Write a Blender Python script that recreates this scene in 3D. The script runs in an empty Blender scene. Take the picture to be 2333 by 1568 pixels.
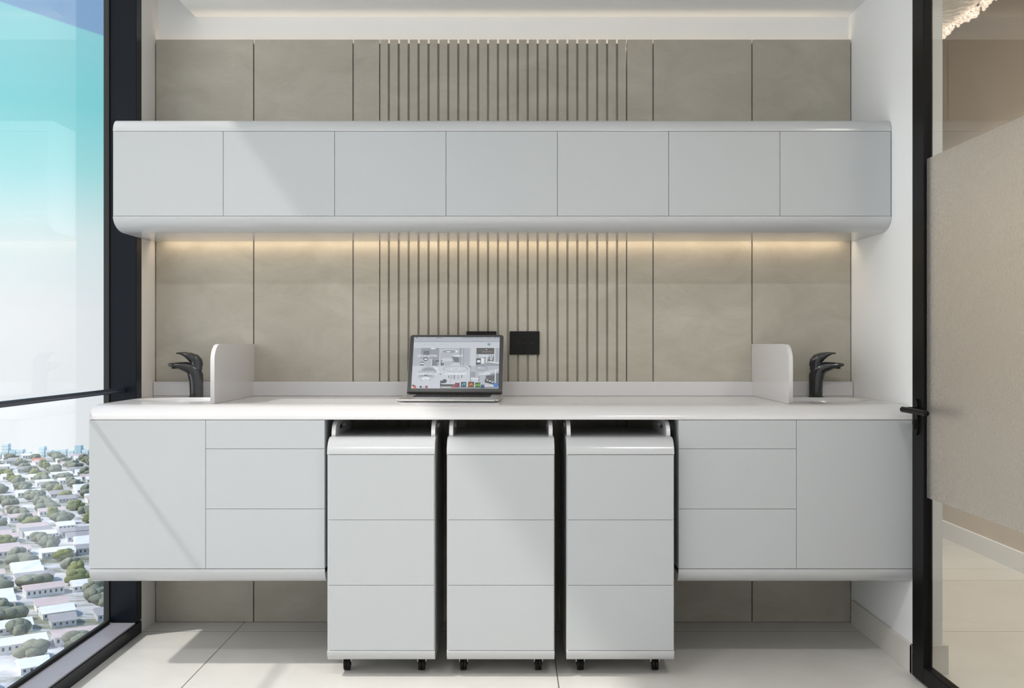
import bpy, bmesh, math, random
from mathutils import Vector, Matrix, Euler
random.seed(7)
S = bpy.context.scene
COL = S.collection
PI = math.pi

# ------------------------------------------------------------------ camera
F = 2305.5                       # focal length in pixels of the 2333 px wide frame
cam_d = bpy.data.cameras.new('camera'); cam = bpy.data.objects.new('camera', cam_d); COL.objects.link(cam)
cam.location = (0, -4.0, 1.1); cam.rotation_euler = (PI/2, 0, 0)
cam_d.sensor_width = 36; cam_d.lens = F*36/2333; cam_d.clip_end = 3000; cam_d.clip_start = .02
S.camera = cam
def P(px, py, d):                # photo pixel at a distance -> point
    return Vector(((px-1166.5)*d/F, d-4.0, 1.1-(py-784)*d/F))

# ------------------------------------------------------------------ sky, sun, exposure
S.view_settings.view_transform = 'Standard'; S.view_settings.look = 'None'
S.view_settings.gamma = 1; S.view_settings.use_curve_mapping = False
S.view_settings.exposure = 0.0
SKYGLOW = 2.5
W = bpy.data.worlds.new('sky'); S.world = W; W.use_nodes = True
nt = W.node_tree; nt.nodes.clear()
def N(nt, t, **kw):
    n = nt.nodes.new(t)
    for k, v in kw.items():
        if k in ('ins',):
            for i, val in v.items(): n.inputs[i].default_value = val
        else: setattr(n, k, v)
    return n
def srgb(r, g, b):
    f = lambda c: (c/255/12.92) if c/255 <= .04045 else ((c/255+.055)/1.055)**2.4
    return (f(r), f(g), f(b), 1)
tc = N(nt, 'ShaderNodeTexCoord'); sep = N(nt, 'ShaderNodeSeparateXYZ'); nt.links.new(tc.outputs['Generated'], sep.inputs[0])
nz = N(nt, 'ShaderNodeTexNoise', ins={'Scale': 9.0, 'Detail': 6.0})
nt.links.new(tc.outputs['Generated'], nz.inputs['Vector'])
ma = N(nt, 'ShaderNodeMath', operation='MULTIPLY_ADD'); nt.links.new(nz.outputs[0], ma.inputs[0]); ma.inputs[1].default_value = .03; nt.links.new(sep.outputs[2], ma.inputs[2])
mr = N(nt, 'ShaderNodeMapRange'); nt.links.new(ma.outputs[0], mr.inputs[0])
mr.inputs[1].default_value = -.1; mr.inputs[2].default_value = .4
cr = N(nt, 'ShaderNodeValToRGB'); nt.links.new(mr.outputs[0], cr.inputs[0])
els = [(0, (238, 242, 246)), (.28, (240, 244, 248)), (.42, (222, 242, 245)), (.54, (160, 229, 233)), (.66, (120, 216, 224)), (.8, (140, 215, 226)), (1, (140, 205, 225))]
e = cr.color_ramp.elements
e[0].position = els[0][0]; e[0].color = srgb(*els[0][1]); e[1].position = 1; e[1].color = srgb(*els[-1][1])
for p, c in els[1:-1]:
    k = e.new(p); k.color = srgb(*c)
dp = N(nt, 'ShaderNodeVectorMath', operation='DOT_PRODUCT'); nt.links.new(tc.outputs['Generated'], dp.inputs[0]); dp.inputs[1].default_value = (.312, -.1585, .9367)
gt = N(nt, 'ShaderNodeMapRange'); nt.links.new(dp.outputs['Value'], gt.inputs[0]); gt.inputs[1].default_value = 0; gt.inputs[2].default_value = .0015
mx = N(nt, 'ShaderNodeMixRGB'); nt.links.new(gt.outputs[0], mx.inputs[0]); nt.links.new(cr.outputs[0], mx.inputs[1]); mx.inputs[2].default_value = srgb(124, 170, 214)
bg = N(nt, 'ShaderNodeBackground'); nt.links.new(mx.outputs[0], bg.inputs[0])
# unseen sky glow low on the sun's side, added to light the room
hd = N(nt, 'ShaderNodeVectorMath', operation='DOT_PRODUCT'); nt.links.new(tc.outputs['Generated'], hd.inputs[0]); hd.inputs[1].default_value = Vector((-.90, -.42, -.04)).normalized()
hs = N(nt, 'ShaderNodeMapRange', interpolation_type='SMOOTHSTEP'); nt.links.new(hd.outputs['Value'], hs.inputs[0]); hs.inputs[1].default_value = .15; hs.inputs[2].default_value = .95; hs.inputs[3].default_value = 1.2; hs.inputs[4].default_value = SKYGLOW
nt.links.new(hs.outputs[0], bg.inputs[1])
hw_ = N(nt, 'ShaderNodeMapRange'); nt.links.new(hs.outputs[0], hw_.inputs[0]); hw_.inputs[1].default_value = 1.1; hw_.inputs[2].default_value = 2.2
wm = N(nt, 'ShaderNodeMixRGB'); nt.links.new(hw_.outputs[0], wm.inputs[0]); nt.links.new(mx.outputs[0], wm.inputs[1]); wm.inputs[2].default_value = (.86, .87, .87, 1)
nt.links.new(wm.outputs[0], bg.inputs[0])
wo = N(nt, 'ShaderNodeOutputWorld'); nt.links.new(bg.outputs[0], wo.inputs[0])

sd = bpy.data.lights.new('sun', 'SUN'); sd.energy = 3.0; sd.angle = math.radians(2.2); sd.color = (1, .965, .92)
sun = bpy.data.objects.new('sun', sd); COL.objects.link(sun)
SUNDIR = Vector((.72, .33, -1)).normalized()
sun.rotation_euler = SUNDIR.to_track_quat('-Z', 'Y').to_euler()
sun.location = (-8, -6, 9)

# ------------------------------------------------------------------ materials
def mat(name, col, rough=.5, metal=0, coat=0, spec=.5, var=0, vscale=3, bump=0, bscale=60, emit=None, es=0, detail=6):
    m = bpy.data.materials.new(name); m.use_nodes = True
    t = m.node_tree; b = t.nodes['Principled BSDF']
    b.inputs['Base Color'].default_value = (*col[:3], 1); b.inputs['Roughness'].default_value = rough
    b.inputs['Metallic'].default_value = metal; b.inputs['Specular IOR Level'].default_value = spec
    b.inputs['Coat Weight'].default_value = coat; b.inputs['Coat Roughness'].default_value = .06
    if emit: b.inputs['Emission Color'].default_value = (*emit[:3], 1); b.inputs['Emission Strength'].default_value = es
    tcn = t.nodes.new('ShaderNodeTexCoord')
    n = N(t, 'ShaderNodeTexNoise', ins={'Scale': vscale, 'Detail': detail, 'Roughness': .6}); t.links.new(tcn.outputs['Object'], n.inputs['Vector'])
    if var:
        r = N(t, 'ShaderNodeMapRange'); t.links.new(n.outputs[0], r.inputs[0]); r.inputs[1].default_value = .3; r.inputs[2].default_value = .7
        r.inputs[3].default_value = 1-var; r.inputs[4].default_value = 1+var
        v = N(t, 'ShaderNodeVectorMath', operation='SCALE'); v.inputs[0].default_value = col[:3]; t.links.new(r.outputs[0], v.inputs['Scale'])
        t.links.new(v.outputs[0], b.inputs['Base Color'])
    if bump:
        n2 = N(t, 'ShaderNodeTexNoise', ins={'Scale': bscale, 'Detail': 4}); t.links.new(tcn.outputs['Object'], n2.inputs['Vector'])
        bm_ = N(t, 'ShaderNodeBump', ins={'Strength': bump, 'Distance': .01}); t.links.new(n2.outputs[0], bm_.inputs['Height']); t.links.new(bm_.outputs[0], b.inputs['Normal'])
    return m
M = {}
M['white'] = mat('white_paint', (.81, .82, .825), .55, var=.01)
M['jamb'] = mat('jamb_plaster', (.70, .675, .64), .6, var=.01)
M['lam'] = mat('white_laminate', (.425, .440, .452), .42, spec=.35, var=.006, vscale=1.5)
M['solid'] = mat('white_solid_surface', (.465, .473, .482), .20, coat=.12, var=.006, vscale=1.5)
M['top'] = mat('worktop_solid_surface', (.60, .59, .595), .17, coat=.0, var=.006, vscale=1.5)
M['core'] = mat('grey_edge_core', (.45, .45, .45), .6, var=.02)
M['black'] = mat('black_metal', (.004, .004, .004), .42, spec=.12, var=.05)
M['frame'] = mat('anthracite_frame', (.004, .006, .010), .30, spec=.14, var=.05)
M['sill'] = mat('grey_sill', (.26, .25, .28), .45, var=.03, vscale=20, bump=.1, bscale=200)
M['rail'] = mat('dark_rail', (.035, .045, .065), .35, metal=.5, var=.05)
M['gasket'] = mat('black_rubber', (.01, .01, .01), .7, var=.05)
M['faucet'] = mat('black_gloss', (.010, .011, .012), .16, coat=.6, var=.05)
M['plastic'] = mat('matt_black_plastic', (.007, .006, .006), .45, spec=.2, var=.05)
M['slot'] = mat('black_slot', (.004, .004, .004), .6, var=.05)
M['base'] = mat('stone_baseboard', (.66, .63, .59), .35, var=.05, vscale=4)
M['corr'] = mat('corridor_plaster', (.60, .52, .44), .7, var=.04, vscale=2)
M['alu'] = mat('brushed_aluminium', (.55, .54, .52), .35, metal=.85, var=.03, vscale=30)
M['bezel'] = mat('dark_bezel', (.035, .036, .036), .25, var=.05)
M['ring'] = mat('white_plastic', (.75, .75, .75), .35, var=.01)
M['led'] = mat('warm_led', (1, .9, .75), .4, var=.01, emit=(1, .80, .55), es=3)
M['lamp'] = mat('lamp_diffuser', (1, 1, 1), .4, var=.01, emit=(1, .97, .92), es=45)
M['fill_lamp'] = mat('fill_lamp_diffuser', (1, 1, 1), .4, var=.01, emit=(1, .97, .92), es=2.5)  # glowing face of the added fill lamps
M['crystal'] = mat('crystal_bead', (.9, .85, .8), .05, metal=.9, var=.05, emit=(1, .75, .6), es=.8)
M['crinkle'] = mat('crinkled_silver', (.62, .60, .55), .22, metal=.9, var=.05, bump=.9, bscale=26, emit=(.8, .78, .7), es=.12)

# stone panels: beige cement stoneware with cloudy mottling
def stone():
    m = bpy.data.materials.new('beige_stoneware'); m.use_nodes = True
    t = m.node_tree; b = t.nodes['Principled BSDF']
    g = t.nodes.new('ShaderNodeNewGeometry')
    mp = N(t, 'ShaderNodeMapping'); mp.inputs['Scale'].default_value = (1, 1, 1.8); t.links.new(g.outputs['Position'], mp.inputs[0])
    n1 = N(t, 'ShaderNodeTexNoise', ins={'Scale': 4.2, 'Detail': 10, 'Roughness': .66, 'Distortion': .9}); t.links.new(mp.outputs[0], n1.inputs['Vector'])
    c = N(t, 'ShaderNodeValToRGB'); t.links.new(n1.outputs[0], c.inputs[0])
    c.color_ramp.elements[0].position = .3; c.color_ramp.elements[0].color = (.365, .335, .275, 1)
    c.color_ramp.elements[1].position = .7; c.color_ramp.elements[1].color = (.46, .43, .365, 1)
    n2 = N(t, 'ShaderNodeTexNoise', ins={'Scale': 120, 'Detail': 3}); mp2 = N(t, 'ShaderNodeMapping'); mp2.inputs['Scale'].default_value = (.25, 1, 1.6)
    t.links.new(g.outputs['Position'], mp2.inputs[0]); t.links.new(mp2.outputs[0], n2.inputs['Vector'])
    mixn = N(t, 'ShaderNodeMixRGB', blend_type='OVERLAY'); mixn.inputs[0].default_value = .05
    t.links.new(c.outputs[0], mixn.inputs[1]); t.links.new(n2.outputs[0], mixn.inputs[2]); t.links.new(mixn.outputs[0], b.inputs['Base Color'])
    b.inputs['Roughness'].default_value = .42
    bp = N(t, 'ShaderNodeBump', ins={'Strength': .4, 'Distance': .003}); n3 = N(t, 'ShaderNodeTexNoise', ins={'Scale': 22, 'Detail': 6}); t.links.new(g.outputs['Position'], n3.inputs['Vector'])
    t.links.new(n3.outputs[0], bp.inputs['Height']); t.links.new(bp.outputs[0], b.inputs['Normal'])
    return m
M['stone'] = stone()
def floor_mat():
    m = bpy.data.materials.new('floor_tile'); m.use_nodes = True
    t = m.node_tree; b = t.nodes['Principled BSDF']
    g = t.nodes.new('ShaderNodeNewGeometry'); sp = N(t, 'ShaderNodeSeparateXYZ'); t.links.new(g.outputs['Position'], sp.inputs[0])
    def line(o, x0, step):
        a = N(t, 'ShaderNodeMath', operation='SUBTRACT'); t.links.new(o, a.inputs[0]); a.inputs[1].default_value = x0
        q = N(t, 'ShaderNodeMath', operation='PINGPONG'); t.links.new(a.outputs[0], q.inputs[0]); q.inputs[1].default_value = step/2
        l = N(t, 'ShaderNodeMath', operation='LESS_THAN'); t.links.new(q.outputs[0], l.inputs[0]); l.inputs[1].default_value = .0017
        return l.outputs[0]
    lx = line(sp.outputs[0], .150, 1.207); ly = line(sp.outputs[1], -.131, .84)
    mxx = N(t, 'ShaderNodeMath', operation='MAXIMUM'); t.links.new(lx, mxx.inputs[0]); t.links.new(ly, mxx.inputs[1])
    n1 = N(t, 'ShaderNodeTexNoise', ins={'Scale': 2.2, 'Detail': 9, 'Roughness': .6, 'Distortion': 1.2}); t.links.new(g.outputs['Position'], n1.inputs['Vector'])
    c = N(t, 'ShaderNodeValToRGB'); t.links.new(n1.outputs[0], c.inputs[0])
    c.color_ramp.elements[0].position = .3; c.color_ramp.elements[0].color = (.62, .60, .565, 1)
    c.color_ramp.elements[1].position = .7; c.color_ramp.elements[1].color = (.70, .68, .645, 1)
    mm = N(t, 'ShaderNodeMixRGB'); t.links.new(mxx.outputs[0], mm.inputs[0]); t.links.new(c.outputs[0], mm.inputs[1]); mm.inputs[2].default_value = (.12, .11, .09, 1)
    t.links.new(mm.outputs[0], b.inputs['Base Color']); b.inputs['Roughness'].default_value = .28
    return m
M['floor'] = floor_mat()
def arch_glass(name, tint=(1, 1, 1), ior=1.5, rough=.0):
    m = bpy.data.materials.new(name); m.use_nodes = True; t = m.node_tree; t.nodes.clear()
    o = N(t, 'ShaderNodeOutputMaterial'); tr = N(t, 'ShaderNodeBsdfTransparent'); tr.inputs[0].default_value = (*tint, 1)
    gl = N(t, 'ShaderNodeBsdfGlossy'); gl.inputs['Roughness'].default_value = rough
    fr = N(t, 'ShaderNodeFresnel'); gm = t.nodes.new('ShaderNodeNewGeometry')
    ir = N(t, 'ShaderNodeMapRange'); t.links.new(gm.outputs['Backfacing'], ir.inputs[0]); ir.inputs[3].default_value = ior; ir.inputs[4].default_value = 1/ior; t.links.new(ir.outputs[0], fr.inputs[0])
    mx = N(t, 'ShaderNodeMixShader'); t.links.new(fr.outputs[0], mx.inputs[0]); t.links.new(tr.outputs[0], mx.inputs[1]); t.links.new(gl.outputs[0], mx.inputs[2])
    t.links.new(mx.outputs[0], o.inputs[0]); return m
M['glass'] = arch_glass('window_glass', (.985, .99, .99), 1.5)
M['dglass'] = arch_glass('door_glass', (.93, .95, .94), 1.45)
def frosted():
    m = bpy.data.materials.new('frosted_film'); m.use_nodes = True; t = m.node_tree; b = t.nodes['Principled BSDF']
    b.inputs['Base Color'].default_value = (.93, .91, .89, 1); b.inputs['Transmission Weight'].default_value = .92
    b.inputs['Roughness'].default_value = .13; b.inputs['IOR'].default_value = 1.3
    g = t.nodes.new('ShaderNodeNewGeometry'); n = N(t, 'ShaderNodeTexNoise', ins={'Scale': 420, 'Detail': 2}); t.links.new(g.outputs['Position'], n.inputs['Vector'])
    bp = N(t, 'ShaderNodeBump', ins={'Strength': .5, 'Distance': .0022}); t.links.new(n.outputs[0], bp.inputs['Height']); t.links.new(bp.outputs[0], b.inputs['Normal'])
    return m
M['frost'] = frosted()
def emis(name, rgb, s=1.0):
    m = bpy.data.materials.new(name); m.use_nodes = True; b = m.node_tree.nodes['Principled BSDF']
    b.inputs['Base Color'].default_value = (.02, .02, .02, 1); b.inputs['Roughness'].default_value = .3
    b.inputs['Emission Color'].default_value = srgb(*rgb); b.inputs['Emission Strength'].default_value = s
    return m

# ------------------------------------------------------------------ helpers
def link(o, parent=None):
    COL.objects.link(o)
    if parent: o.parent = parent
    return o
def tag(o, label=None, cat=None, group=None, kind=None):
    if label: o['label'] = label
    if cat: o['category'] = cat
    if group: o['group'] = group
    if kind: o['kind'] = kind
    return o
def empty(name, loc=(0, 0, 0), rz=0):
    o = bpy.data.objects.new(name, None); o.location = loc; o.rotation_euler = (0, 0, rz); o.empty_display_size = .05
    COL.objects.link(o); return o
def build(name, bm, m, parent=None, smooth=True, bevel=0, seg=2):
    me = bpy.data.meshes.new(name); bmesh.ops.recalc_face_normals(bm, faces=bm.faces); bm.to_mesh(me); bm.free()
    for mm in (m if isinstance(m, (list, tuple)) else [m]): me.materials.append(mm)
    o = link(bpy.data.objects.new(name, me), parent)
    if smooth:
        for p in me.polygons: p.use_smooth = True
        me.set_sharp_from_angle(angle=math.radians(35))
    if bevel:
        b = o.modifiers.new('bevel', 'BEVEL'); b.width = bevel; b.segments = seg; b.limit_method = 'ANGLE'; b.angle_limit = math.radians(40); b.harden_normals = False
    return o
def bx(bm, x0, x1, y0, y1, z0, z1, mi=0):
    r = bmesh.ops.create_cube(bm, size=1)
    for v in r['verts']: v.co = Vector(((x0+x1)/2+v.co.x*(x1-x0), (y0+y1)/2+v.co.y*(y1-y0), (z0+z1)/2+v.co.z*(z1-z0)))
    if mi:
        for f in {f for v in r['verts'] for f in v.link_faces}: f.material_index = mi
    return r['verts']
def box(name, x0, x1, y0, y1, z0, z1, m, parent=None, bevel=0):
    bm = bmesh.new(); bx(bm, x0, x1, y0, y1, z0, z1); return build(name, bm, m, parent, smooth=False, bevel=bevel)
def prism_x(bm, pts, x0, x1):    # yz polygon extruded along x
    a = [bm.verts.new((x0, y, z)) for y, z in pts]; b = [bm.verts.new((x1, y, z)) for y, z in pts]
    bm.faces.new(a); bm.faces.new(b[::-1]); n = len(pts)
    for i in range(n): bm.faces.new((a[i], a[(i+1) % n], b[(i+1) % n], b[i]))
def prism(name, pts, x0, x1, m, parent=None, bevel=0):
    bm = bmesh.new(); prism_x(bm, pts, x0, x1); return build(name, bm, m, parent, bevel=bevel)
def arc(cy, cz, ry, rz, a0, a1, n=12):
    return [(cy+ry*math.cos(math.radians(a0+(a1-a0)*i/n)), cz+rz*math.sin(math.radians(a0+(a1-a0)*i/n))) for i in range(n+1)]
def tube(bm, p0, p1, r0, r1=None, seg=16, cap=True):
    r1 = r0 if r1 is None else r1; p0, p1 = Vector(p0), Vector(p1); d = p1-p0
    r = bmesh.ops.create_cone(bm, cap_ends=cap, segments=seg, radius1=r0, radius2=r1, depth=d.length)
    q = d.to_track_quat('Z', 'Y').to_matrix().to_4x4(); mt = Matrix.Translation((p0+p1)/2) @ q
    bmesh.ops.transform(bm, matrix=mt, verts=r['verts'])
def plate(name, outer, holes, x0, x1, m, parent=None, bevel=0):   # yz outline with holes, thickness along x
    c = bpy.data.curves.new(name, 'CURVE'); c.dimensions = '2D'; c.fill_mode = 'BOTH'; c.extrude = abs(x1-x0)/2-bevel; c.bevel_depth = bevel; c.offset = -bevel
    for loop in [outer]+holes:
        s = c.splines.new('POLY'); s.points.add(len(loop)-1); s.use_cyclic_u = True
        for p, (y, z) in zip(s.points, loop): p.co = (y, z, 0, 1)
    t = bpy.data.objects.new('tmp', c); COL.objects.link(t); bpy.context.view_layer.update()
    me = bpy.data.meshes.new_from_object(t.evaluated_get(bpy.context.evaluated_depsgraph_get()))
    COL.objects.unlink(t); bpy.data.objects.remove(t); bpy.data.curves.remove(c)
    me.transform(Matrix(((0, 0, 1, (x0+x1)/2), (1, 0, 0, 0), (0, 1, 0, 0), (0, 0, 0, 1))))
    me.name = name; me.materials.clear(); me.materials.append(m)
    return link(bpy.data.objects.new(name, me), parent)
def loft(bm, secs, seg=20, power=2.6):
    # secs: (u, z, tilt from vertical in degrees, half size in plane, half thickness)
    rings = []
    for u, z, t, a, b in secs:
        t = math.radians(t); ax = Vector((math.cos(t), 0, -math.sin(t)))
        ring = []
        for k in range(seg):
            w = 2*PI*k/seg; c, s_ = math.cos(w), math.sin(w)
            cc = math.copysign(abs(c)**(2/power), c); ss = math.copysign(abs(s_)**(2/power), s_)
            ring.append(bm.verts.new(Vector((u, 0, z))+ax*a*cc+Vector((0, 1, 0))*b*ss))
        rings.append(ring)
    for r0, r1 in zip(rings, rings[1:]):
        for k in range(seg): bm.faces.new((r0[k], r0[(k+1) % seg], r1[(k+1) % seg], r1[k]))
    bm.faces.new(rings[0]); bm.faces.new(rings[-1][::-1])
def area(name, loc, sx, sy, power, col, direction, parent=None, spread=180):
    l = bpy.data.lights.new(name, 'AREA'); l.shape = 'RECTANGLE'; l.size = sx; l.size_y = sy; l.energy = power; l.color = col; l.spread = math.radians(spread)
    o = bpy.data.objects.new(name, l); o.location = loc
    o.rotation_euler = {'down': (0, 0, 0), 'up': (PI, 0, 0)}[direction] if isinstance(direction, str) else direction
    link(o, parent); return o
def st(o): o['kind'] = 'structure'; return o
def copy_tree(o, parent=None):
    c = o.copy(); COL.objects.link(c)
    if parent: c.parent = parent
    for ch in list(o.children): copy_tree(ch, c)
    return c

XL, XR, YW, YB = -1.4115, 1.342, .035, -6.5
ZC = 2.405; ZP = 2.304
# ------------------------------------------------------------------ room shell
st(box('floor', XL-.12, 2.6, YB, 5, -.1, 0, M['floor']))
st(box('wall_back', -1.522, XR+.098, YW, .16, 0, 2.95, M['white']))
st(box('wall_left', -1.522, XL, -.143, YW, 0, 2.95, M['jamb']))
st(box('wall_rear', -1.62, 2.6, YB-.1, YB, 0, 2.95, M['white']))
wr = st(box('wall_right', XR, XR+.098, -.615, YW, 0, 2.95, M['white']))
st(box('wall_right', XR, XR+.098, YB, -1.62, 0, 2.95, M['white']))
st(box('wall_lintel', XR-.015, XR+.098, -1.62, -.615, 2.42, 2.95, M['white']))
bm = bmesh.new(); bx(bm, -1.244, XR, YB, YW, ZC, ZC+.05); bx(bm, -1.262, -1.244, YB, YW, ZC, 2.76); bx(bm, -1.62, XR, YB, YW, 2.76, 2.8)
st(build('ceiling', bm, M['white'], smooth=False))
st(box('wall_corridor', 2.46, 2.6, YB, 5, 0, 2.95, M['corr']))
st(box('wall_corridor_end', 1.4, 2.6, 5, 5.1, 0, 2.95, M['corr']))
st(box('wall_corridor_left', XR, XR+.098, .16, 5, 0, 2.95, M['white']))
st(box('ceiling_corridor', XR+.098, 2.6, YB, 5, 2.95, 3.0, M['corr']))
bm = bmesh.new(); bx(bm, XR-.012, XR, -.632, -.03, 0, .096); bx(bm, XR-.012, XR+.112, -.632, -.615, 0, .096)
st(build('baseboard_right', bm, M['base'], smooth=False, bevel=.0015))
st(box('baseboard_right_corridor', XR+.098, XR+.112, -.615, 5, 0, .096, M['base']))
st(box('baseboard_corridor', 2.446, 2.46, YB, 5, 0, .096, M['white']))

# ------------------------------------------------------------------ window wall on the left
w = st(empty('window_1', (-1.47, -3.3, 0)))
def rel(o, p):                    # keep world placement when parenting to a moved empty
    o.parent = p; o.matrix_parent_inverse = p.matrix_basis.inverted(); return o
bpy.context.view_layer.update()
def wpart(name, m, *b, bevel=0):
    o = box(name, *b, m, None, bevel); return rel(o, w)
for y0, y1 in ((-.197, -.143), (-3.4, -3.346), (YB, YB+.054)):
    wpart('frame_post', M['frame'], -1.530, XL, y0, y1, .052, 2.76, bevel=.002)
wpart('frame_head', M['frame'], -1.53, XL, YB+.054, -.197, 2.70, 2.76, bevel=.002)
bm = bmesh.new(); bx(bm, -1.513, XL, YB, -.143, 0, .046); o = rel(build('frame_sill', bm, M['frame'], None, False, .001), w)
wpart('sill_top', M['sill'], -1.508, XL-.004, YB, -.1975, .046, .052, bevel=.0008)
wpart('glazing_bead', M['gasket'], -1.522, -1.510, YB+.06, -.2, .046, .064)
wpart('glazing_bead', M['gasket'], -1.532, -1.512, -.204, -.197, .06, 2.70)
wpart('pane', M['glass'], -1.5265, -1.5245, -3.346, -.2, .05, 2.70)
wpart('pane', M['glass'], -1.5265, -1.5245, YB+.054, -3.4, .05, 2.70)
bm = bmesh.new(); tube(bm, (-1.46, YB+.03, .927), (-1.46, -.195, .927), .0095)
rel(build('safety_rail', bm, M['rail']), w)

# ------------------------------------------------------------------ stone cladding on the back wall
xs = [353, 578, 804.5, 865]; xe = [1427, 1488, 1713.5, 1940]
sx = .0017350
g = .0022
pos = ['leftmost, beside the window post', 'second from the left, above the left divider', 'narrow, left of the slatted section',
       'narrow, right of the slatted section', 'second from the right, between slats and right divider', 'rightmost, beside the white side wall']
pairs = [(353, 578), (578, 804.5), (804.5, 865.4), (1427.5, 1488), (1488, 1713.5), (1713.5, 1940)]
for (a, b), ps in zip(pairs, pos):
    x0, x1 = (a-1166.5)*sx+(.004 if a == 353 else g), (b-1166.5)*sx-(.004 if b == 1940 else g)
    o = box('wall_panel', x0, x1, 0, .012, 0.001, ZP, M['stone'], bevel=.0012)
    tag(o, 'smooth beige stoneware wall panel, '+ps, 'wall panel', 'beige stone panels cladding the back wall')
root = tag(empty('slatted_wall_panel', ((865-1166.5)*sx, 0, 0)), 'beige slatted stone panel with vertical grooves in the middle of the back wall', 'wall panel')
gro = [886+22.6*k for k in range(24)]
edges = [865.4]+gro+[1427.5]
for i in range(len(edges)-1):
    x0 = (edges[i]-1166.5)*sx + (.0018 if i == 0 else .0041); x1 = (edges[i+1]-1166.5)*sx - (.0018 if i == len(edges)-2 else .0041)
    o = box('slat', x0-root.location.x, x1-root.location.x, 0, .012, .001, ZP, M['stone'], root, bevel=.0008)
o = box('backing_board', 0, (1427.5-865.4)*sx, .012, .018, .001, ZP-.012, M['stone'], root)
bm = bmesh.new(); bx(bm, XL, (865-1166.5)*sx-.0005, .0125, .018, .001, ZP-.012); bx(bm, (1428-1166.5)*sx, XR, .0125, .018, .001, ZP-.012)
st(build('trim_1', bm, M['core'], smooth=False))

# ------------------------------------------------------------------ LED strips
o = tag(box('led_strip', XL+.01, XR-.01, .019, .033, ZP-.032, ZP-.030, M['led']), 'warm LED strip hidden behind the top edge of the stone panels', 'LED strip')
area('led_light', ((XL+XR)/2, .0265, ZP-.026), XR-XL-.04, .011, .30, (1, .82, .60), 'up', o)
LEDU = (-.030, 1.510)

# ------------------------------------------------------------------ upper cabinet
root = tag(empty('wall_cabinet', (XL, 0, 1.502)), 'long white wall-hung cabinet with seven plain doors and rounded edges', 'cabinet')
bpy.context.view_layer.update()
prof = [(-.001, 1.515), (-.001, 1.897), (-.385, 1.897)]+arc(-.385, 1.8525, .040, .0445, 90, 180)[1:]
prof += [(-.4165, 1.8525), (-.4165, 1.5515)]+arc(-.325, 1.5515, .100, .0495, 180, 270)+[(-.045, 1.502), (-.045, 1.515)]
car = rel(prism('carcass', prof, XL+.0015, XR-.0015, M['solid']), root)
js = [255+253.7*k for k in range(8)]
for k in range(7):
    d = 3.575; x0 = (js[k]-1166.5)*d/F; x1 = (js[k+1]-1166.5)*d/F
    if k == 0: x0 = XL+.0015
    if k == 6: x1 = XR-.003
    rel(box('door', x0+.0007, x1-.0007, -.425, -.417, 1.5527, 1.8513, M['lam'], None, bevel=.0007), root)
o = tag(box('led_strip', XL+.03, XR-.03, -.042, -.018, 1.5125, 1.5145, M['led']), 'warm LED strip recessed under the back edge of the wall cabinet', 'LED strip')
area('led_light', ((XL+XR)/2, -.030, 1.5115), XR-XL-.08,   .022, .95, (1, .80, .58), 'down', o)

# ------------------------------------------------------------------ worktop with carved basins
YF = -.628
prof = [(-.001, .848), (-.001, .895), (-.539, .895)]+arc(-.539, .850, .089, .045, 90, 180)[1:]+[(YF, .848)]
bm = bmesh.new(); prism_x(bm, prof, XL+.0015, XR-.0015)
wt = build('worktop', bm, M['top'])
tag(wt, 'long white solid-surface worktop with two moulded oval basins and rounded front edge', 'worktop')
BAS = [(-1.205, -.275, .178, .150), (1.135, -.275, .182, .150)]
for cx, cy, a, b in BAS:
    cb = bmesh.new(); bmesh.ops.create_cone(cb, cap_ends=True, segments=96, radius1=1, radius2=1, depth=.2)
    for v in cb.verts: v.co = Vector((cx+v.co.x*a, cy+v.co.y*b, .87+v.co.z))
    cut = build('tmpcut', cb, M['solid'], smooth=False)
    md = wt.modifiers.new('cut', 'BOOLEAN'); md.object = cut; md.operation = 'DIFFERENCE'; md.solver = 'EXACT'
    bpy.context.view_layer.update()
    me = bpy.data.meshes.new_from_object(wt.evaluated_get(bpy.context.evaluated_depsgraph_get()))
    wt.modifiers.clear(); wt.data = me; bpy.data.objects.remove(cut)
for p in wt.data.polygons: p.use_smooth = True
wt.data.set_sharp_from_angle(angle=math.radians(35))
for cx, cy, a, b in BAS:
    bm = bmesh.new(); seg = 96; rings = []
    pr = [(1.0, .8952), (.985, .8935), (.965, .888), (.94, .876), (.90, .855), (.82, .825), (.68, .80), (.45, .787), (.16, .782)]
    for s_, z in pr: rings.append([bm.verts.new((cx+a*s_*math.cos(2*PI*k/seg), cy+b*s_*math.sin(2*PI*k/seg), z)) for k in range(seg)])
    for r0, r1 in zip(rings, rings[1:]):
        for k in range(seg): bm.faces.new((r0[k], r0[(k+1) % seg], r1[(k+1) % seg], r1[k]))
    o = build('basin', bm, M['top'], wt)
    bm = bmesh.new(); tube(bm, (cx, cy, .778), (cx, cy, .784), .028, .026, 32); build('drain', bm, M['alu'], o)
box('backsplash', XL+.002, XR-.002, -.025, -.001, .8955, .952, M['top'], wt, bevel=.0015)

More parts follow.
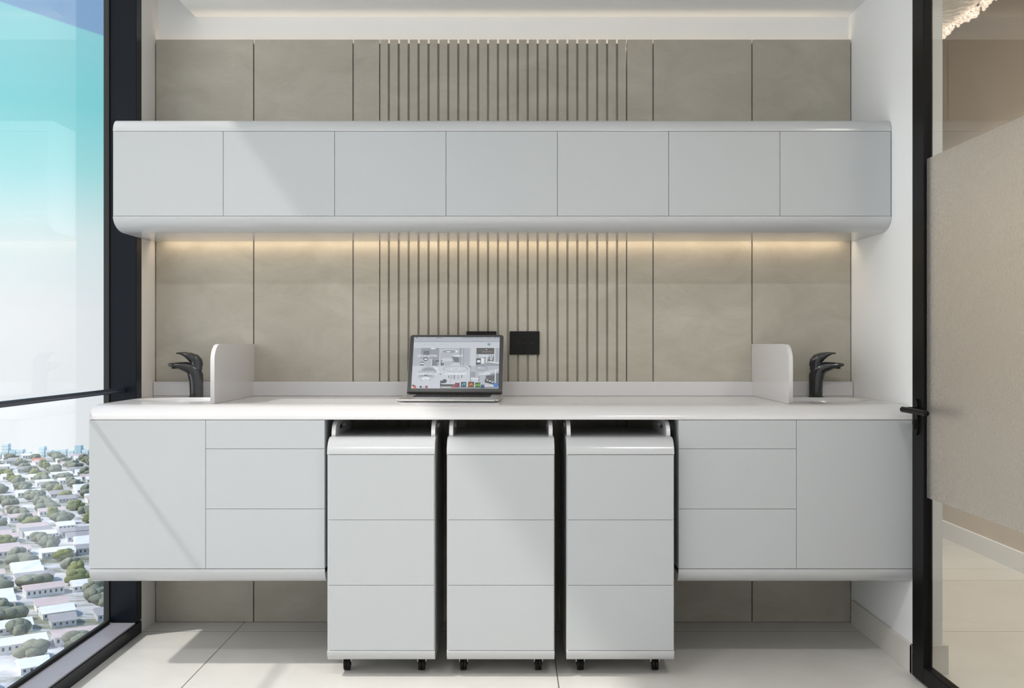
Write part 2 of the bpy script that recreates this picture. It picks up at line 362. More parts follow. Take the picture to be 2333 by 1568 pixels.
# ------------------------------------------------------------------ base cabinets
def base_cab(x0, x1, door_first, label):
    r = tag(empty('base_cabinet', ((x0+x1)/2, -.3, .30)), label, 'cabinet', 'white hanging base cabinets under the worktop')
    bpy.context.view_layer.update()
    pr = [(-.001, .300), (-.001, .8475), (-.6195, .8475), (-.6195, .3495), (YF, .3495)]+arc(-.575, .3495, .053, .0505, 180, 270)[1:]
    bm = bmesh.new(); t = .018
    rel(prism('carcass', [(-.001, .300), (-.001, .32), (-.6195, .335), (-.6195, .3495), (YF, .3495)]+arc(-.575, .3495, .053, .0505, 180, 270)[1:], x0, x1, M['solid']), r)
    rel(box('side_panel', x0, x0+t, -.6195, -.001, .3505, .8475, M['lam'], None), r)
    rel(box('side_panel', x1-t, x1, -.6195, -.001, .3505, .8475, M['lam'], None), r)
    rel(box('front_frame', x0+t, x1-t, -.6192, -.600, .352, .8475, M['core'], None), r)
    xm = x0+(468.5-202)/(740-202)*(x1-x0) if door_first else x0+(1814.5-1546)/(2083-1546)*(x1-x0)
    dx0, dx1 = (x0, xm) if door_first else (xm, x1)
    wx0, wx1 = (xm, x1) if door_first else (x0, xm)
    e_ = .0006
    rel(box('door', dx0+e_, dx1-e_, YF, -.6200, .3505+e_, .8465-e_, M['lam'], None, bevel=.0007), r)
    for z0, z1 in ((.3505, .550), (.550, .7505), (.7505, .8465)):
        rel(box('drawer', wx0+e_, wx1-e_, YF, -.6200, z0+e_, z1-e_, M['lam'], None, bevel=.0007), r)
    return r
base_cab(XL+.0015, -.624, True, 'white handleless base cabinet under the left basin, door at left, three drawers at right')
base_cab(.555, XR-.0015, False, 'white handleless base cabinet under the right basin, three drawers at left, door at right')

# ------------------------------------------------------------------ mobile trolleys
def trolley(cx, label):
    r = tag(empty('drawer_trolley', (cx, -.465, 0)), label, 'drawer trolley', 'white drawer trolleys on castors under the worktop')
    hw = .177; y0, y1 = -.215, .215          # local front and back (front at world -.68)
    # body: lower moulding + carcass + curved cap, one closed profile with a recess for the drawers
    pr = [(y1, .059), (y1, .791), (y0+.056, .791)]+arc(y0+.056, .7370, .056, .054, 90, 180)[1:]
    pr += [(y0+.0085, .7370), (y0+.0085, .0925), (y0, .0925)]+arc(y0+.022, .0925, .022, .0335, 180, 270)[1:]
    prism('body', pr, -hw, hw, M['solid'], r, bevel=.0015)
    for z0, z1 in ((.0934, .3080), (.3080, .5225), (.5225, .7360)):
        box('drawer', -hw+.004, hw-.003, y0+.0003, y0+.0080, z0+.0006, z1-.0006, M['lam'], r, bevel=.0007)
    slot = arc(-.010, .815, .0075, .0075, -90, 90, 6)
    slot = [(y+.06, z) for y, z in slot]+[(-.055-(y-(-.010))-0.0, z) for y, z in slot[::-1]]
    out = [(y1-.003, .791)]+arc(y1-.023, .822, .020, .020, 0, 90, 6)+arc(y0+.122, .800, .060, .042, 90, 180, 10)+[(y0+.060, .791)]
    for s in (-1, 1):
        xa = s*(hw-.004); xb = xa-s*.013
        plate('handle_panel', out, [slot], min(xa, xb), max(xa, xb), M['top'], r, bevel=.0)
    for sx_ in (-1, 1):
        for sy in (-1, 1):
            px, py = sx_*(hw-.051), (-.122 if sy < 0 else .16)
            bm = bmesh.new(); tube(bm, (px, py, .046), (px, py, .0585), .018, .018, 24)
            bx(bm, px-.0150, px-.0120, py-.006, py+.016, .030, .048); bx(bm, px+.0120, px+.0150, py-.006, py+.016, .030, .048)
            c = build('castor', bm, M['ring'], r, bevel=.001)
            bm = bmesh.new(); tube(bm, (px-.0105, py+.004, .0215), (px-.0006, py+.004, .0215), .0215, .0215, 28); tube(bm, (px+.0006, py+.004, .0215), (px+.0105, py+.004, .0215), .0215, .0215, 28)
            tube(bm, (px-.013, py+.004, .0215), (px+.013, py+.004, .0215), .005, .005, 12)
            build('wheel', bm, M['plastic'], c, bevel=.0015)
    return r
trolley(-.430, 'white three-drawer trolley beside the left base cabinet')
trolley(-.0372, 'white three-drawer trolley in the middle of the three')
trolley(.3560, 'white three-drawer trolley beside the right base cabinet')

# ------------------------------------------------------------------ dividers
def divider(xa, xb, label):
    out = [(-.0255, .8957), (-.0255, 1.100)]+arc(-.470, 1.040, .070, .060, 90, 180, 14)+[(-.540, .8957)]
    o = plate('divider', [(-.001, .953), (-.001, 1.100)]+arc(-.470, 1.040, .070, .060, 90, 180, 14)+[(-.540, .8957), (-.0255, .8957), (-.0255, .953)], [], xa, xb, M['top'], bevel=.0)
    return tag(o, label, 'divider', 'white splash dividers on the worktop')
divider(-1.0315, -1.0175, 'white upright divider with rounded corner right of the left tap')
divider(.9465, .9605, 'white upright divider with rounded corner left of the right tap')

# ------------------------------------------------------------------ taps
def tap(x, y, rz, label):
    r = tag(empty('basin_tap', (x, y, .8955), rz), label, 'tap', 'black basin taps')
    bm = bmesh.new(); loft(bm, [(0, 0, 0, .0275, .0255), (0, .0045, 0, .0275, .0255)]); build('base_ring', bm, M['faucet'], r, bevel=.001)
    bm = bmesh.new()
    loft(bm, [(-.001, .0045, 0, .0255, .0235), (-.001, .03, 0, .0258, .0235), (0, .06, 2, .0268, .0235), (.002, .082, 8, .0290, .0230), (.008, .100, 24, .0275, .022),
              (.023, .1125, 52, .0225, .0215), (.042, .118, 70, .0190, .020), (.062, .1215, 80, .0140, .019), (.084, .1232, 86, .0100, .017), (.097, .1245, 90, .0070, .0135), (.104, .125, 92, .0035, .009)], 28)
    b = build('spout', bm, M['faucet'], r)
    bm = bmesh.new(); tube(bm, (.080, 0, .1095), (.080, 0, .1185), .0105, .0105, 20); build('aerator', bm, M['plastic'], b)
    bm = bmesh.new()
    loft(bm, [(-.002, .1195, 0, .0235, .0215), (-.002, .1300, 0, .0240, .022), (0, .1400, 14, .0230, .022), (.009, .1495, 38, .0215, .0215), (.024, .1575, 58, .0160, .020),
              (.043, .1650, 72, .0095, .0175), (.060, .1690, 80, .0045, .0145), (.074, .1690, 94, .0025, .010)], 28)
    build('lever', bm, M['faucet'], r)
    bm = bmesh.new(); loft(bm, [(-.002, .104, 0, .0215, .0205), (-.002, .1205, 0, .0215, .0205)]); build('neck', bm, M['faucet'], r)
    return r
tap(1.176, -.085, math.radians(-22), 'glossy black single-lever tap beside the right basin')
tap(-1.222, -.085, math.radians(180+22), 'glossy black single-lever tap beside the left basin')

# ------------------------------------------------------------------ sockets
for x0, lab in ((1161, 'black socket plate on the slatted wall, to the right of the laptop'), (1063, 'black socket plate on the slatted wall, mostly hidden behind the laptop')):
    a = (x0-1166.5)*sx; b = a+68*sx; z1 = 1.1+(784-755)*sx; z0 = 1.1-(808-784)*sx
    r = tag(empty('wall_socket', ((a+b)/2, -.001, (z0+z1)/2)), lab, 'socket', 'black socket plates')
    hw, hz = (b-a)/2, (z1-z0)/2
    box('cover_plate', -hw, hw, -.009, 0, -hz, hz, M['plastic'], r, bevel=.002)
    for k in (-1, 0, 1):
        bm = bmesh.new(); tube(bm, (k*.027-.006, -.0096, 0), (k*.027-.006, -.0092, 0), .0022, .0022, 10); tube(bm, (k*.027, -.0096, 0), (k*.027, -.0092, 0), .0022, .0022, 10); tube(bm, (k*.027+.006, -.0096, 0), (k*.027+.006, -.0092, 0), .0022, .0022, 10)
        f = box('module', k*.027-.012, k*.027+.012, -.0094, -.008, -.022, .022, M['plastic'], r, bevel=.0006)
        build('outlet', bm, M['slot'], f)

# ------------------------------------------------------------------ laptop
lp = tag(empty('laptop', (-.2160, -.200, .8957), math.radians(-2.8)), 'open silver laptop with a black bezel on the worktop, web page shown mirrored', 'laptop')
LW, LD = .181, .247                         # half width, depth; local y: hinge 0, front -LD
bm = bmesh.new(); bx(bm, -LW, LW, -LD, 0, .002, .0155)
vs = [e for e in bm.edges if abs(e.verts[0].co.z-e.verts[1].co.z) > .005]; bmesh.ops.bevel(bm, geom=vs, offset=.012, segments=6, affect='EDGES')
build('base', bm, M['alu'], lp, bevel=.002)
bm = bmesh.new(); bx(bm, -.142, .142, -.128, -.022, .0155, .0158)
for r_ in range(6):
    n_ = 14; wd = .280/n_
    for k in range(n_):
        if r_ == 5 and 4 <= k <= 8:
            if k == 4: bx(bm, -.140+4*wd+.001, -.140+9*wd-.001, -.1265, -.1115, .0158, .0172)
            continue
        y1_ = -.024-r_*.0173; bx(bm, -.140+k*wd+.001, -.140+(k+1)*wd-.001, y1_-.0150, y1_, .0158, .0172)
build('keyboard', bm, M['plastic'], lp, smooth=False)
box('trackpad', -.055, .055, -.236, -.142, .0155, .0159, M['alu'], lp)
bm = bmesh.new(); bx(bm, -.024, .024, -LD-.0006, -LD+.003, .0105, .0152); build('finger_notch', bm, M['ring'], lp, smooth=False)
for sx_ in (-1, 1):
    for y_ in (-.02, -.225):
        bm = bmesh.new(); tube(bm, (sx_*.15, y_, 0), (sx_*.15, y_, .003), .007, .007, 16); build('foot', bm, M['plastic'], lp)
bm = bmesh.new(); tube(bm, (-LW+.01, .001, .0165), (LW-.01, .001, .0165), .0048, .0048, 16); build('hinge', bm, M['plastic'], lp)
for o in lp.children:                        # the base thins towards its front edge
    if o.name.split('.')[0] in ('base', 'keyboard', 'trackpad', 'finger_notch'):
        for v in o.data.vertices:
            if v.co.z > .008: v.co.z -= max(0, -v.co.y/LD)*(.0068 if v.co.z > .0112 else .0045)
# lid in its own frame: local x right, y up the lid, z towards the viewer
LH = .240; tilt = math.radians(21.5)
LM = Matrix.Translation((0, .002, .0165)) @ Matrix.Rotation(PI/2-tilt, 4, 'X')   # y axis -> up, leaning back
LM = Matrix.Translation((0, .002, .0165)) @ Matrix(((1, 0, 0, 0), (0, math.sin(tilt), -math.cos(tilt), 0), (0, math.cos(tilt), math.sin(tilt), 0), (0, 0, 0, 1)))
def rrect(hw, y0, y1, r, rb=.003, n=6):
    p = []
    for cx_, cy_, a0, rr in ((hw-r, y1-r, 0, r), (-hw+r, y1-r, 90, r), (-hw+rb, y0+rb, 180, rb), (hw-rb, y0+rb, 270, rb)):
        for k in range(n+1):
            a_ = math.radians(a0+90*k/n); p.append((cx_+rr*math.cos(a_), cy_+rr*math.sin(a_)))
    return p
def slab(name, pts, z0, z1, m, parent, M4=LM, bevel=0):
    bm = bmesh.new(); a = [bm.verts.new((x, y, z0)) for x, y in pts]; b = [bm.verts.new((x, y, z1)) for x, y in pts]
    bm.faces.new(a[::-1]); bm.faces.new(b); n = len(pts)
    for i in range(n): bm.faces.new((a[i], a[(i+1) % n], b[(i+1) % n], b[i]))
    bmesh.ops.transform(bm, matrix=M4, verts=bm.verts); return build(name, bm, m, parent, smooth=True, bevel=bevel)
slab('lid', rrect(LW, 0, LH, .012), -.0060, -.0008, M['alu'], lp, bevel=.0008)
slab('bezel', rrect(LW-.001, .0005, LH-.001, .011), -.0008, .0004, M['bezel'], lp)
SX, SY0, SY1 = .1650, .0215, .2300
def rect(x0, x1, y0, y1): return [(x0, y0), (x1, y0), (x1, y1), (x0, y1)]
ES = .8
slab('hinge_cover', rect(-LW+.001, LW-.001, .0005, .0085), .0004, .0012, M['slot'], lp)
m_scr = emis('screen_white', (206, 212, 222), ES)
scr = slab('screen', rect(-SX, SX, SY0, SY1), .0004, .0006, m_scr, lp)
W_, H_ = 2*SX, SY1-SY0
def sc(u, v): return (-SX+u*W_, SY1-v*H_)       # u right, v down, both 0..1
def patch(name, items, z, parent=scr):           # items: (polygon in uv, material index)
    bm = bmesh.new()
    for k, (poly, mi) in enumerate(items):
        f = bm.faces.new([bm.verts.new((*sc(u, v), z+k*.00002)) for u, v in poly]); f.material_index = mi
    bmesh.ops.transform(bm, matrix=LM, verts=bm.verts)
    me = bpy.data.meshes.new(name); bm.to_mesh(me); bm.free()
    for mm in GREY: me.materials.append(mm)
    return link(bpy.data.objects.new(name, me), parent)
GREY = [emis('grey_%s' % n, c, ES) for n, c in (('pale', (205, 210, 218)), ('light', (182, 187, 195)), ('mid', (152, 157, 165)), ('dusk', (112, 117, 124)), ('dark', (60, 64, 68)), ('pure', (232, 236, 240)), ('brown', (86, 82, 80)), ('navy', (50, 72, 84)))]
def q(u0, v0, u1, v1): return [(u0, v0), (u1, v0), (u1, v1), (u0, v1)]
def ell(cu, cv, ru, rv, n=20): return [(cu+ru*math.cos(2*PI*k/n), cv+rv*math.sin(2*PI*k/n)) for k in range(n)]
V0, V1, V2 = .215, .565, .93
U = [0, .315, .735, 1.0]
patch('menu_bar', [(q(0, 0, 1, .095), 1), (q(0, .09, 1, .098), 2), (q(.02, .008, .045, .018), 4), (q(.17, .010, .185, .018), 3), (q(.26, .008, .33, .018), 3), (q(.56, .010, .70, .018), 3), (q(.72, .010, .82, .018), 3), (q(.84, .010, .91, .018), 3), (q(.93, .008, .955, .018), 4), (q(.97, .006, .985, .02), 4),
      (ell(.085, .045, .004, .006), 4), (q(.68, .075, .81, .081), 2), (q(.23, .075, .28, .081), 2)], .0007)
patch('page_header', [(q(0, .098, 1, V0), 0), (q(.11, .143, .14, .15), 1), (q(.17, .143, .20, .15), 1), (q(.22, .143, .26, .15), 1), (q(.29, .143, .35, .15), 1), (q(.375, .143, .40, .15), 1)], .0007)
# six grey interior pictures
patch('picture_tile', [(q(0, V0, U[1], V1), 1), (q(.09, V0, .215, .42), 2), (q(.12, .27, .19, .36), 3), (q(.215, V0, .305, V1), 2), (q(.215, .43, .225, V1), 0), (q(.23, .45, .245, V1), 3), (q(.25, .46, .262, V1), 3), (q(.268, .45, .28, V1), 3), (ell(.15, .435, .028, .035), 4), (ell(.141, .435, .010, .018), 5), (ell(.16, .435, .010, .018), 5),
      (q(.09, .49, .135, .505), 4), (q(.095, .505, .130, .53), 5), (q(.09, .53, .13, .56), 3), (q(.305, V0, U[1], V1), 0), (ell(.23, V0+.012, .03, .012), 5), (q(.27, .46, .305, .48), 4)], .0007)
patch('picture_tile', [(q(U[1], V0, U[2], V1), 1), (ell(.42, .28, .10, .045), 0), (ell(.42, .285, .085, .033), 2), (ell(.41, .29, .026, .012), 5), (q(.49, .27, .52, .30), 5), (q(.54, V0, .56, V1), 2), (q(.58, V0, .59, V1), 2), (q(.60, V0, .665, .55), 1), (q(.605, V0, .61, .5), 2), (q(.635, V0, .64, .5), 2), (q(.665, V0, .73, V1), 0),
      ([(.455, .38), (.535, .40), (.535, .50), (.455, .48)], 3), (ell(.40, .43, .07, .02), 0), (ell(.40, .46, .08, .02), 0), (q(.33, .46, .345, .56), 4), (q(.35, .50, .36, .56), 4), (q(.335, .48, .36, .5), 5), ([(.46, .52), (.54, .50), (.56, V1), (.43, V1)], 0)], .0007)
patch('picture_tile', [(q(U[2], V0, 1, V1), 1), (q(U[2], V0, .94, .335), 6), (q(.76, .25, .86, .262), 3), (q(.80, .285, .92, .295), 2), (ell(.85, .245, .006, .009), 5), (q(.94, V0, .95, V1), 0), (q(.97, V0, .98, V1), 2), (q(.735, .42, .79, .56), 4), (q(.745, .45, .78, .50), 5), (ell(.83, .47, .05, .075), 3), (q(.79, .41, .83, .52), 5), (q(.84, .40, .865, .51), 0), (q(.88, .36, .935, .47), 4), (q(.89, .38, .925, .46), 1), ([(.74, .54), (.90, .50), (1, .53), (1, V1), (.74, V1)], 2), ([(.87, .48), (1, .50), (1, .52), (.87, .495)], 5)], .0007)
patch('picture_tile', [(q(0, V1, U[1]+.01, V2), 0), (ell(.19, .66, .09, .09), 1), (ell(.19, .68, .083, .08), 2), (q(.07, .66, .26, .80), 1), (q(.27, .60, .30, .62), 5), ([(.23, V1+.005), (.25, V1+.005), (.325, .70), (.315, .70)], 5), (q(.10, .755, .23, .765), 3), (ell(.16, .745, .02, .015), 3), (ell(.16, .83, .055, .05), 2), (ell(.16, .815, .05, .035), 5), (ell(.16, .86, .045, .04), 0), (ell(.036, .78, .03, .05), 0), (ell(.327, .725, .006, .012), 4)], .0007)
patch('picture_tile', [(q(U[1], V1, .675, V2), 0), (ell(.50, .62, .15, .06), 1), (ell(.50, .625, .13, .045), 0), (ell(.50, .63, .055, .02), 5), (ell(.50, .63, .04, .012), 1), ([(.64, V1), (.675, V1), (.675, V2), (.67, V2), (.67, .60)], 3), (q(.44, .74, .47, V2-.03), 1), (q(.48, .74, .50, V2-.03), 2), (q(.52, .74, .55, V2-.03), 1), (q(.57, .74, .58, .80), 3), (q(.42, .75, .43, .80), 3), (q(.45, .82, .57, .90), 0), (q(.46, .83, .56, .835), 1), (q(.33, .85, .37, .90), 7), (ell(.38, .86, .025, .04), 7), ([(.33, .90), (.37, .93), (.33, .95)], 7), ([(.33, V2-.01), (.50, V2-.01), (.50, .965), (.33, .965)], 4)], .0007)
patch('picture_tile', [(q(.675, V1, 1, V2), 1), (ell(.80, .61, .07, .05), 2), (ell(.80, .61, .06, .035), 1), ([(.75, .60), (.77, .60), (.785, .585), (.78, .61)], 5), (q(.68, .68, .73, .78), 2), (q(.76, .70, .83, .93), 1), ([(.83, .68), (1, .62), (1, .66), (.83, .72)], 0), ([(.85, .75), (1, .70), (1, V2), (.85, .86)], 3), (q(.86, .77, .95, .79), 4), (q(.86, .81, .95, .83), 4), ([(.84, .82), (1, .91), (1, .95), (.84, .88)], 4), (ell(.87, .84, .012, .010), 5), (ell(.90, .86, .012, .010), 5), (ell(.93, .88, .012, .010), 5), (q(.955, .63, .965, .92), 5), (q(.68, .80, .77, .82), 5), (q(.69, .82, .765, .88), 0), (q(.77, .77, .775, .87), 4)], .0007)
m_txt = emis('screen_text', (240, 243, 246), .95)
def stext(name, body, u, v, size, m, z, parent=scr, bold=.0):
    c = bpy.data.curves.new(name, 'FONT'); c.body = body; c.size = size; c.align_x = 'CENTER'; c.align_y = 'CENTER'; c.offset = bold; c.extrude = .00003
    t = bpy.data.objects.new('tmp', c); COL.objects.link(t); bpy.context.view_layer.update()
    me = bpy.data.meshes.new_from_object(t.evaluated_get(bpy.context.evaluated_depsgraph_get()))
    COL.objects.unlink(t); bpy.data.objects.remove(t); bpy.data.curves.remove(c)
    x, y = sc(u, v)
    me.transform(LM @ Matrix.Translation((x, y, z)) @ Matrix.Diagonal((-1, 1, 1, 1))); me.flip_normals()
    me.materials.clear(); me.materials.append(m); me.name = name
    return link(bpy.data.objects.new(name, me), parent)
for s_, u, v in (('APOQUINDO', .165, .372), ('PARRA', .52, .372), ('KENNEDY', .845, .372), ('COSTANERA', .17, .722), ('PANORAMICO', .50, .722), ('RENGO', .835, .722)):
    stext('caption', s_, u, v, .0125, m_txt, .0014)
patch('dock', [(q(0, .955, .33, 1), 0), (q(.33, .965, 1, 1), 2), (q(.33, .945, .53, .962), 6), (ell(.022, .945, .018, .014), 4)]+[(q(.35+k*.022, .965, .362+k*.022, .985), 5) for k in range(5)]+[(ell(.03+k*.022, .978, .006, .008), 2) for k in range(8)]+[(q(.83, .93, .93, .955), 5), (q(.84, .938, .92, .946), 2)]+[(q(.79+k*.018, .965, .80+k*.018, .985), 3) for k in range(8)], .0012)
ics = [('Id', .528, .935, .0105, (105, 22, 55), (200, 60, 110)), ('Ps', .60, .925, .0125, (18, 62, 84), (110, 195, 220)), ('Ai', .685, .925, .0135, (98, 52, 16), (240, 150, 50)), ('Dw', .762, .935, .0120, (30, 92, 24), (150, 215, 90)), ('', .818, .962, .0085, (40, 75, 105), (90, 120, 150)), ('', .968, .935, .0105, (70, 130, 200), (120, 170, 220)), ('', .485, .965, .006, (190, 90, 90), (1, 1, 1)), ('', .04, .972, .006, (205, 90, 60), (1, 1, 1)), ('', .11, .972, .005, (80, 80, 110), (1, 1, 1)), ('', .175, .972, .006, (160, 80, 80), (1, 1, 1))]
for txt, u, v, hs, c1, c2 in ics:
    x, y = sc(u, v); o = slab('app_icon', rect(x-hs*.82, x+hs*.82, y-hs*.82, y+hs*.82), .0014, .0017, emis('icon', c1, .75), scr)
    if txt: stext('icon_letters', txt, u, v, hs*(1.0 if txt == 'Dw' else 1.2), emis('icon_letters', c2, .8), .0019, scr, bold=.0002)
x, y = sc(.877, .143); slab('page_logo', rect(x-.0045, x+.0045, y-.0045, y+.0045), .0009, .0012, emis('logo', (30, 125, 135), .8), scr)
stext('page_logo_letter', 'n', .877, .138, .010, m_txt, .0013)

# ------------------------------------------------------------------ glass door on the right
d = st(empty('door_1', (1.337, -.667, 0))); bpy.context.view_layer.update()
XA, XB = 1.322, 1.352; DY0, DY1 = -.667, -1.600; DT = 2.40
def dp_(name, m, *b, bevel=0, parent=None): return rel(box(name, *b, m, None, bevel), d)
dp_('stile', M['black'], XA, XB, -.749, -.667, .007, DT, bevel=.002)
dp_('stile', M['black'], XA, XB, DY1, DY1+.082, .007, DT, bevel=.002)
dp_('bottom_rail', M['black'], XA, XB, DY1+.082, -.749, .007, .062, bevel=.002)
dp_('top_rail', M['black'], XA, XB, DY1+.082, -.749, DT-.06, DT, bevel=.002)
dp_('glass_pane', M['dglass'], 1.3355, 1.3370, DY1+.07, -.745, .055, DT-.055)
dp_('frosted_film', M['frost'], 1.3330, 1.3350, DY1+.083, -.7495, .606, 1.695)
def door_handle(s):
    x = XA if s < 0 else XB
    pts = arc(-.697, .903, .019, .019, 0, 180, 12)+arc(-.697, .821, .019, .019, 180, 360, 12)
    h = plate('handle_plate', pts, [], min(x, x+s*.007), max(x, x+s*.007), M['black']); rel(h, d)
    return h, x
for s in (-1, 1):
    h, x = door_handle(s)
    bpy.context.view_layer.update()
    bm = bmesh.new(); tube(bm, (x, -.697, .886), (x+s*.044, -.697, .886), .0085, .0085, 20)
    tube(bm, (x+s*.044, -.690, .886), (x+s*.044, -.880, .886), .0095, .0085, 20)
    bmesh.ops.create_uvsphere(bm, u_segments=20, v_segments=10, radius=.0088, matrix=Matrix.Translation((x+s*.044, -.880, .886)))
    lv = build('lever', bm, M['black']); rel(lv, d)
    bm = bmesh.new(); tube(bm, (x+s*.006, -.697, .845), (x+s*.013, -.697, .845), .0085, .0085, 20); bx(bm, min(x+s*.006, x+s*.013), max(x+s*.006, x+s*.013), -.702, -.692, .822, .845)
    rel(build('lock_cylinder', bm, M['plastic'], bevel=.0005), d)
# door frame jamb beside the wall end
st(box('trim_2', XR-.010, XR+.010, -.664, -.634, 0, 2.42, M['black']))
st(box('trim_3', XR-.010, XR+.098, -1.62, -1.604, 0, 2.42, M['black']))

# ------------------------------------------------------------------ corridor chandelier
r = tag(empty('crystal_ceiling_light', (1.90, .75, 2.6)), 'long crinkled silver ceiling light with sparkling crystal fringe in the corridor', 'ceiling light')
bm = bmesh.new(); bx(bm, -.20, .165, -1.4, 1.4, .002, .11); build('reflector', bm, M['crinkle'], r, smooth=False, bevel=.01)
for s in (-1, 1):
    bm = bmesh.new(); tube(bm, (0, s, .11), (0, s, .35), .008); build('suspension_rod', bm, M['alu'], r)
bm = bmesh.new(); rr = random.Random(3)
for k in range(520):
    yy = -1.4+2.8*rr.random(); 
    res = bmesh.ops.create_icosphere(bm, subdivisions=1, radius=.006+.009*rr.random()); mt = Matrix.Translation((.165+rr.uniform(-.012, .02), yy, rr.uniform(-.03, .03)))
    bmesh.ops.transform(bm, matrix=mt, verts=res['verts'])
o = build('crystal_fringe', bm, M['crystal'], r, smooth=False); o['kind'] = 'stuff'
area('lamp_light', (0, 0, -.04), .2, 2.4, 22, (1, .92, .83), 'down', r, 120)

# ------------------------------------------------------------------ ceiling lamps of the room, with added fill lamps
def downlight(x, y, w_, d_, power, label, col=(1, .97, .93)):
    r = tag(empty('ceiling_lamp', (x, y, ZC)), label, 'ceiling lamp', 'rectangular recessed ceiling lamps')
    bm = bmesh.new(); t = .012
    for b in ((-w_/2-t, w_/2+t, -d_/2-t, -d_/2), (-w_/2-t, w_/2+t, d_/2, d_/2+t), (-w_/2-t, -w_/2, -d_/2, d_/2), (w_/2, w_/2+t, -d_/2, d_/2)): bx(bm, *b, -.006, -.0005)
    build('trim_frame', bm, M['ring'], r, smooth=False)
    box('diffuser', -w_/2, w_/2, -d_/2, d_/2, -.004, -.001, M['lamp'] if d_ < .1 else M['fill_lamp'], r)
    area('lamp_light', (0, 0, -.006), w_*.96, d_*.96, power, col, 'down', r)
downlight(-.70, -2.35, .34, .06, 9, 'slim recessed ceiling lamp nearer the window')
downlight(.72, -2.35, .34, .06, 11, 'slim recessed ceiling lamp nearer the glass door')
for x, y, lb in ((-.55, -4.6, 'unseen square fill lamp added in the ceiling behind the viewer near the window'), (.65, -4.6, 'unseen square fill lamp added in the ceiling behind the viewer near the side wall')):
    downlight(x, y, .6, .6, 4, lb)  # square pair added out of view as soft fill for the room

r = tag(empty('ceiling_lamp', (1.95, -2.6, 2.95)), 'unseen fill lamp added in the corridor ceiling outside the glass door', 'ceiling lamp')  # added out of view to brighten the corridor and the wall end
box('diffuser', -.3, .3, -.3, .3, -.01, 0, M['fill_lamp'], r, bevel=.004)
area('lamp_light', (0, 0, -.012), .58, .58, 30, (1, .95, .88), 'down', r)

# ------------------------------------------------------------------ the city far below the window
H = -110.0
def cm(name, c, rough=.8): return mat(name, c, rough, var=.06, vscale=.3)  # pale city colours stand in for the haze of distance
C_ = dict(wallw=cm('house_wall', (.82, .80, .78)), walls=cm('house_wall_grey', (.62, .62, .64)), roofw=cm('roof_white', (.90, .90, .92), .5), roofg=cm('roof_grey', (.42, .40, .42)), roofp=cm('roof_pink', (.66, .54, .54)),
          roofr=cm('roof_red', (.70, .25, .16)), teal=cm('teal_tower', (.55, .74, .76)), pale=cm('pale_tower', (.80, .87, .88)), road=cm('road_grey', (.72, .72, .74)))
C_['tree'] = mat('tree_foliage', (.25, .26, .20), .9, var=.3, vscale=.6)  # foliage lightened too, haze put into its colour
C_['treey'] = mat('tree_foliage_olive', (.27, .28, .13), .9, var=.3, vscale=.6)
def ground_mat():
    m = bpy.data.materials.new('city_ground'); m.use_nodes = True; t = m.node_tree; b = t.nodes['Principled BSDF']
    g = t.nodes.new('ShaderNodeNewGeometry'); mp = N(t, 'ShaderNodeMapping'); mp.inputs['Rotation'].default_value = (0, 0, math.radians(-33)); mp.inputs['Scale'].default_value = (.35, 1.2, 1)
    t.links.new(g.outputs['Position'], mp.inputs[0])
    n = N(t, 'ShaderNodeTexNoise', ins={'Scale': .035, 'Detail': 10, 'Roughness': .7}); t.links.new(mp.outputs[0], n.inputs['Vector'])
    c = N(t, 'ShaderNodeValToRGB'); t.links.new(n.outputs[0], c.inputs[0]); e = c.color_ramp.elements
    e[0].position = .36; e[0].color = (.22, .22, .17, 1); e[1].position = .62; e[1].color = (.84, .83, .85, 1)
    k = e.new(.44); k.color = (.30, .31, .24, 1); k = e.new(.50); k.color = (.60, .58, .60, 1)
    t.links.new(c.outputs[0], b.inputs['Base Color']); b.inputs['Roughness'].default_value = .9
    return m
bm = bmesh.new(); bmesh.ops.create_grid(bm, x_segments=1, y_segments=1, size=1)
for v in bm.verts: v.co = Vector((-620+v.co.x*600, 505+v.co.y*500, H))
o = build('city_ground', bm, ground_mat(), smooth=False); st(o)
def house_mesh(w_, d_, h_, rh):
    bm = bmesh.new(); bx(bm, -w_/2, w_/2, -d_/2, d_/2, 0, h_)
    for k in range(int(w_//2.2)):
        x_ = -w_/2+1.1+k*2.2
        for s in (-1, 1): bx(bm, x_-.4, x_+.4, s*(d_/2)-.04, s*(d_/2)+.04, h_*.4, h_*.75, 1)
    a = bpy.data.meshes.new('house'); bm.to_mesh(a); bm.free()
    bm = bmesh.new(); o_ = .5
    pts = [(-d_/2-o_, h_-.1), (d_/2+o_, h_-.1), (0, h_+rh)]; prism_x(bm, pts, -w_/2-o_, w_/2+o_)
    b = bpy.data.meshes.new('roof'); bm.to_mesh(b); bm.free()
    return a, b
winm = mat('far_window', (.10, .12, .14), .2, var=.05)
kinds = []
for nm, wl, rf, lab in (('w', 'wallw', 'roofw', 'small white-roofed house in the city far below'), ('g', 'walls', 'roofg', 'small grey-roofed house in the city far below'), ('p', 'wallw', 'roofp', 'small house with dusty pink roof in the city far below'), ('r', 'wallw', 'roofr', 'small orange-red roofed house in the city far below')):
    for (w_, d_, h_, rh) in ((12, 10, 2.8, 1.8), (15.5, 10, 3.6, 1.4), (9, 10, 2.6, 1.8)):
        a, b = house_mesh(w_, d_, h_, rh); a.materials.append(C_[wl]); a.materials.append(winm); b.materials.append(C_[rf]); kinds.append((a, b, lab, 'far houses with %s roofs' % {'w': 'white', 'g': 'grey', 'p': 'pink', 'r': 'red'}[nm]))
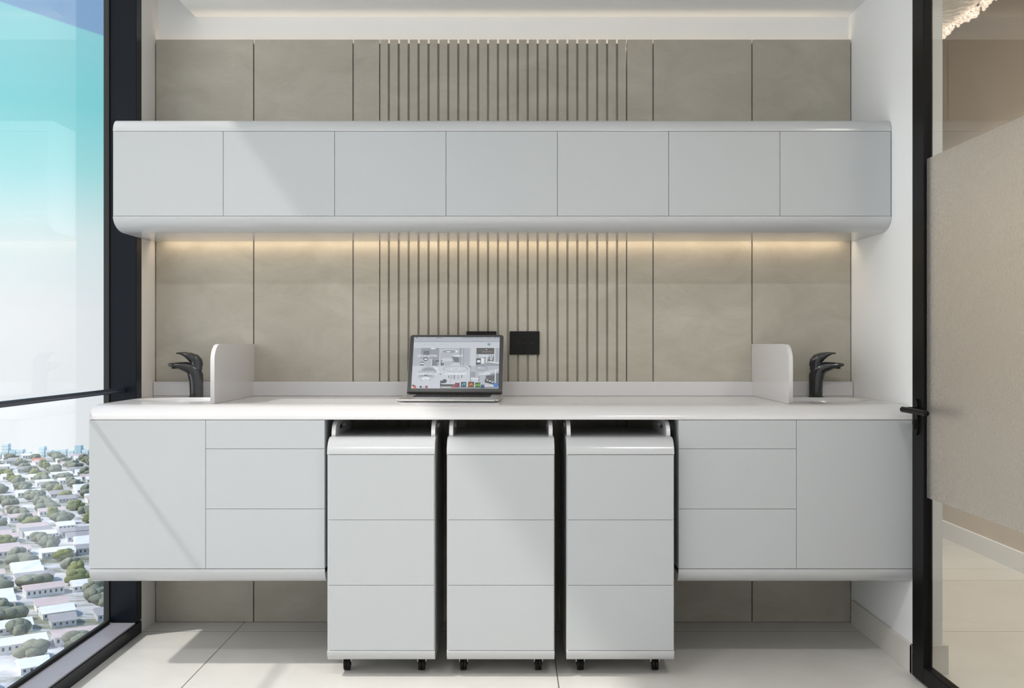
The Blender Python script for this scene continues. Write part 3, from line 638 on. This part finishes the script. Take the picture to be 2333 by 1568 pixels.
def tree_mesh(seed):
    bm = bmesh.new(); rr = random.Random(seed)
    for k in range(7):
        r_ = bmesh.ops.create_icosphere(bm, subdivisions=2, radius=rr.uniform(1.6, 2.8))
        mt = Matrix.Translation((rr.uniform(-2.6, 2.6), rr.uniform(-2.2, 2.2), rr.uniform(2.6, 4.6)))
        for v in r_['verts']: v.co = v.co*rr.uniform(.86, 1.12)
        bmesh.ops.transform(bm, matrix=mt, verts=r_['verts'])
    tube(bm, (0, 0, 0), (0, 0, 3), .4)
    me = bpy.data.meshes.new('tree'); bm.to_mesh(me); bm.free()
    for p in me.polygons: p.use_smooth = True
    return me
trees = [tree_mesh(k) for k in range(4)]
for k, t_ in enumerate(trees): t_.materials.append(C_['tree'] if k < 3 else C_['treey'])
ca, sa = math.cos(math.radians(33)), math.sin(math.radians(33))
rr = random.Random(11); nh = nt_ = 0
for i in range(-60, 70):
    for j in range(-60, 80):
        u = i*18.5+rr.uniform(-.6, .6); v = j*14.0+rr.uniform(-.5, .5)
        X = -330+u*ca-v*sa; Y = 700+u*sa+v*ca
        dep = Y+4
        if not (315 < dep < 985): continue
        t_ = -X/dep
        if not (.385 < t_ < .60): continue
        band = j % 4
        zone = 'in the nearest streets' if dep < 480 else 'in the middle distance' if dep < 700 else 'towards the skyline'
        if band in (1,) and rr.random() < .93 or rr.random() < .36:
            for q_ in range(1):
                if nt_ >= 290: break
                o = bpy.data.objects.new('tree', trees[rr.randrange(4)]); COL.objects.link(o); nt_ += 1
                o.location = (X, Y, H); o.rotation_euler.z = math.radians(33)+(PI if rr.random() < .5 else 0); k_ = rr.uniform(1.0, 1.25)
                o.scale = (k_*1.45, k_, k_*.9) if band == 1 else (k_, k_, k_)
                tag(o, ('olive green tree' if o.data is trees[3] else 'dark green tree')+' among the houses far below, '+zone, 'tree', ('olive' if o.data is trees[3] else 'dark')+' trees '+zone)
        elif rr.random() < .82 and nh < 290:
            w_ = rr.random(); kk = (0 if w_ < .42 else 3 if w_ < .68 else 6 if w_ < .94 else 9)+rr.randrange(3)
            a, b, lab, gp = kinds[kk]
            o = bpy.data.objects.new('house', a); COL.objects.link(o); nh += 1
            o.location = (X, Y, H); o.rotation_euler.z = math.radians(33)+rr.uniform(-.05, .05)
            link(bpy.data.objects.new('roof', b), o)
            tag(o, lab+', '+zone, 'house', gp+' '+zone)
# towers on the skyline
for k in range(30):
    dep = 996.0; t_ = .385+.215*k/30; h_ = rr.uniform(3, 9)+(5 if k % 5 == 1 else 0); w_ = rr.uniform(5, 6.3)
    o = box('tower_block', -w_/2, w_/2, -3, 3, 0, h_, C_['teal'] if k % 3 == 0 else C_['pale']); o.location = (-t_*dep, dep-4, H); o.rotation_euler.z = 0
    tag(o, 'teal tower block on the hazy skyline' if k % 3 == 0 else 'pale tower block on the hazy skyline', 'building', 'skyline teal towers' if k % 3 == 0 else 'skyline pale towers')
    bm = bmesh.new()
    for f_ in range(int(h_//3)): bx(bm, -w_/2-.1, w_/2+.1, -3.1, 3.1, 1+f_*3, 2.2+f_*3)
    if h_ >= 3: build('window_band', bm, C_['teal'], o, smooth=False)
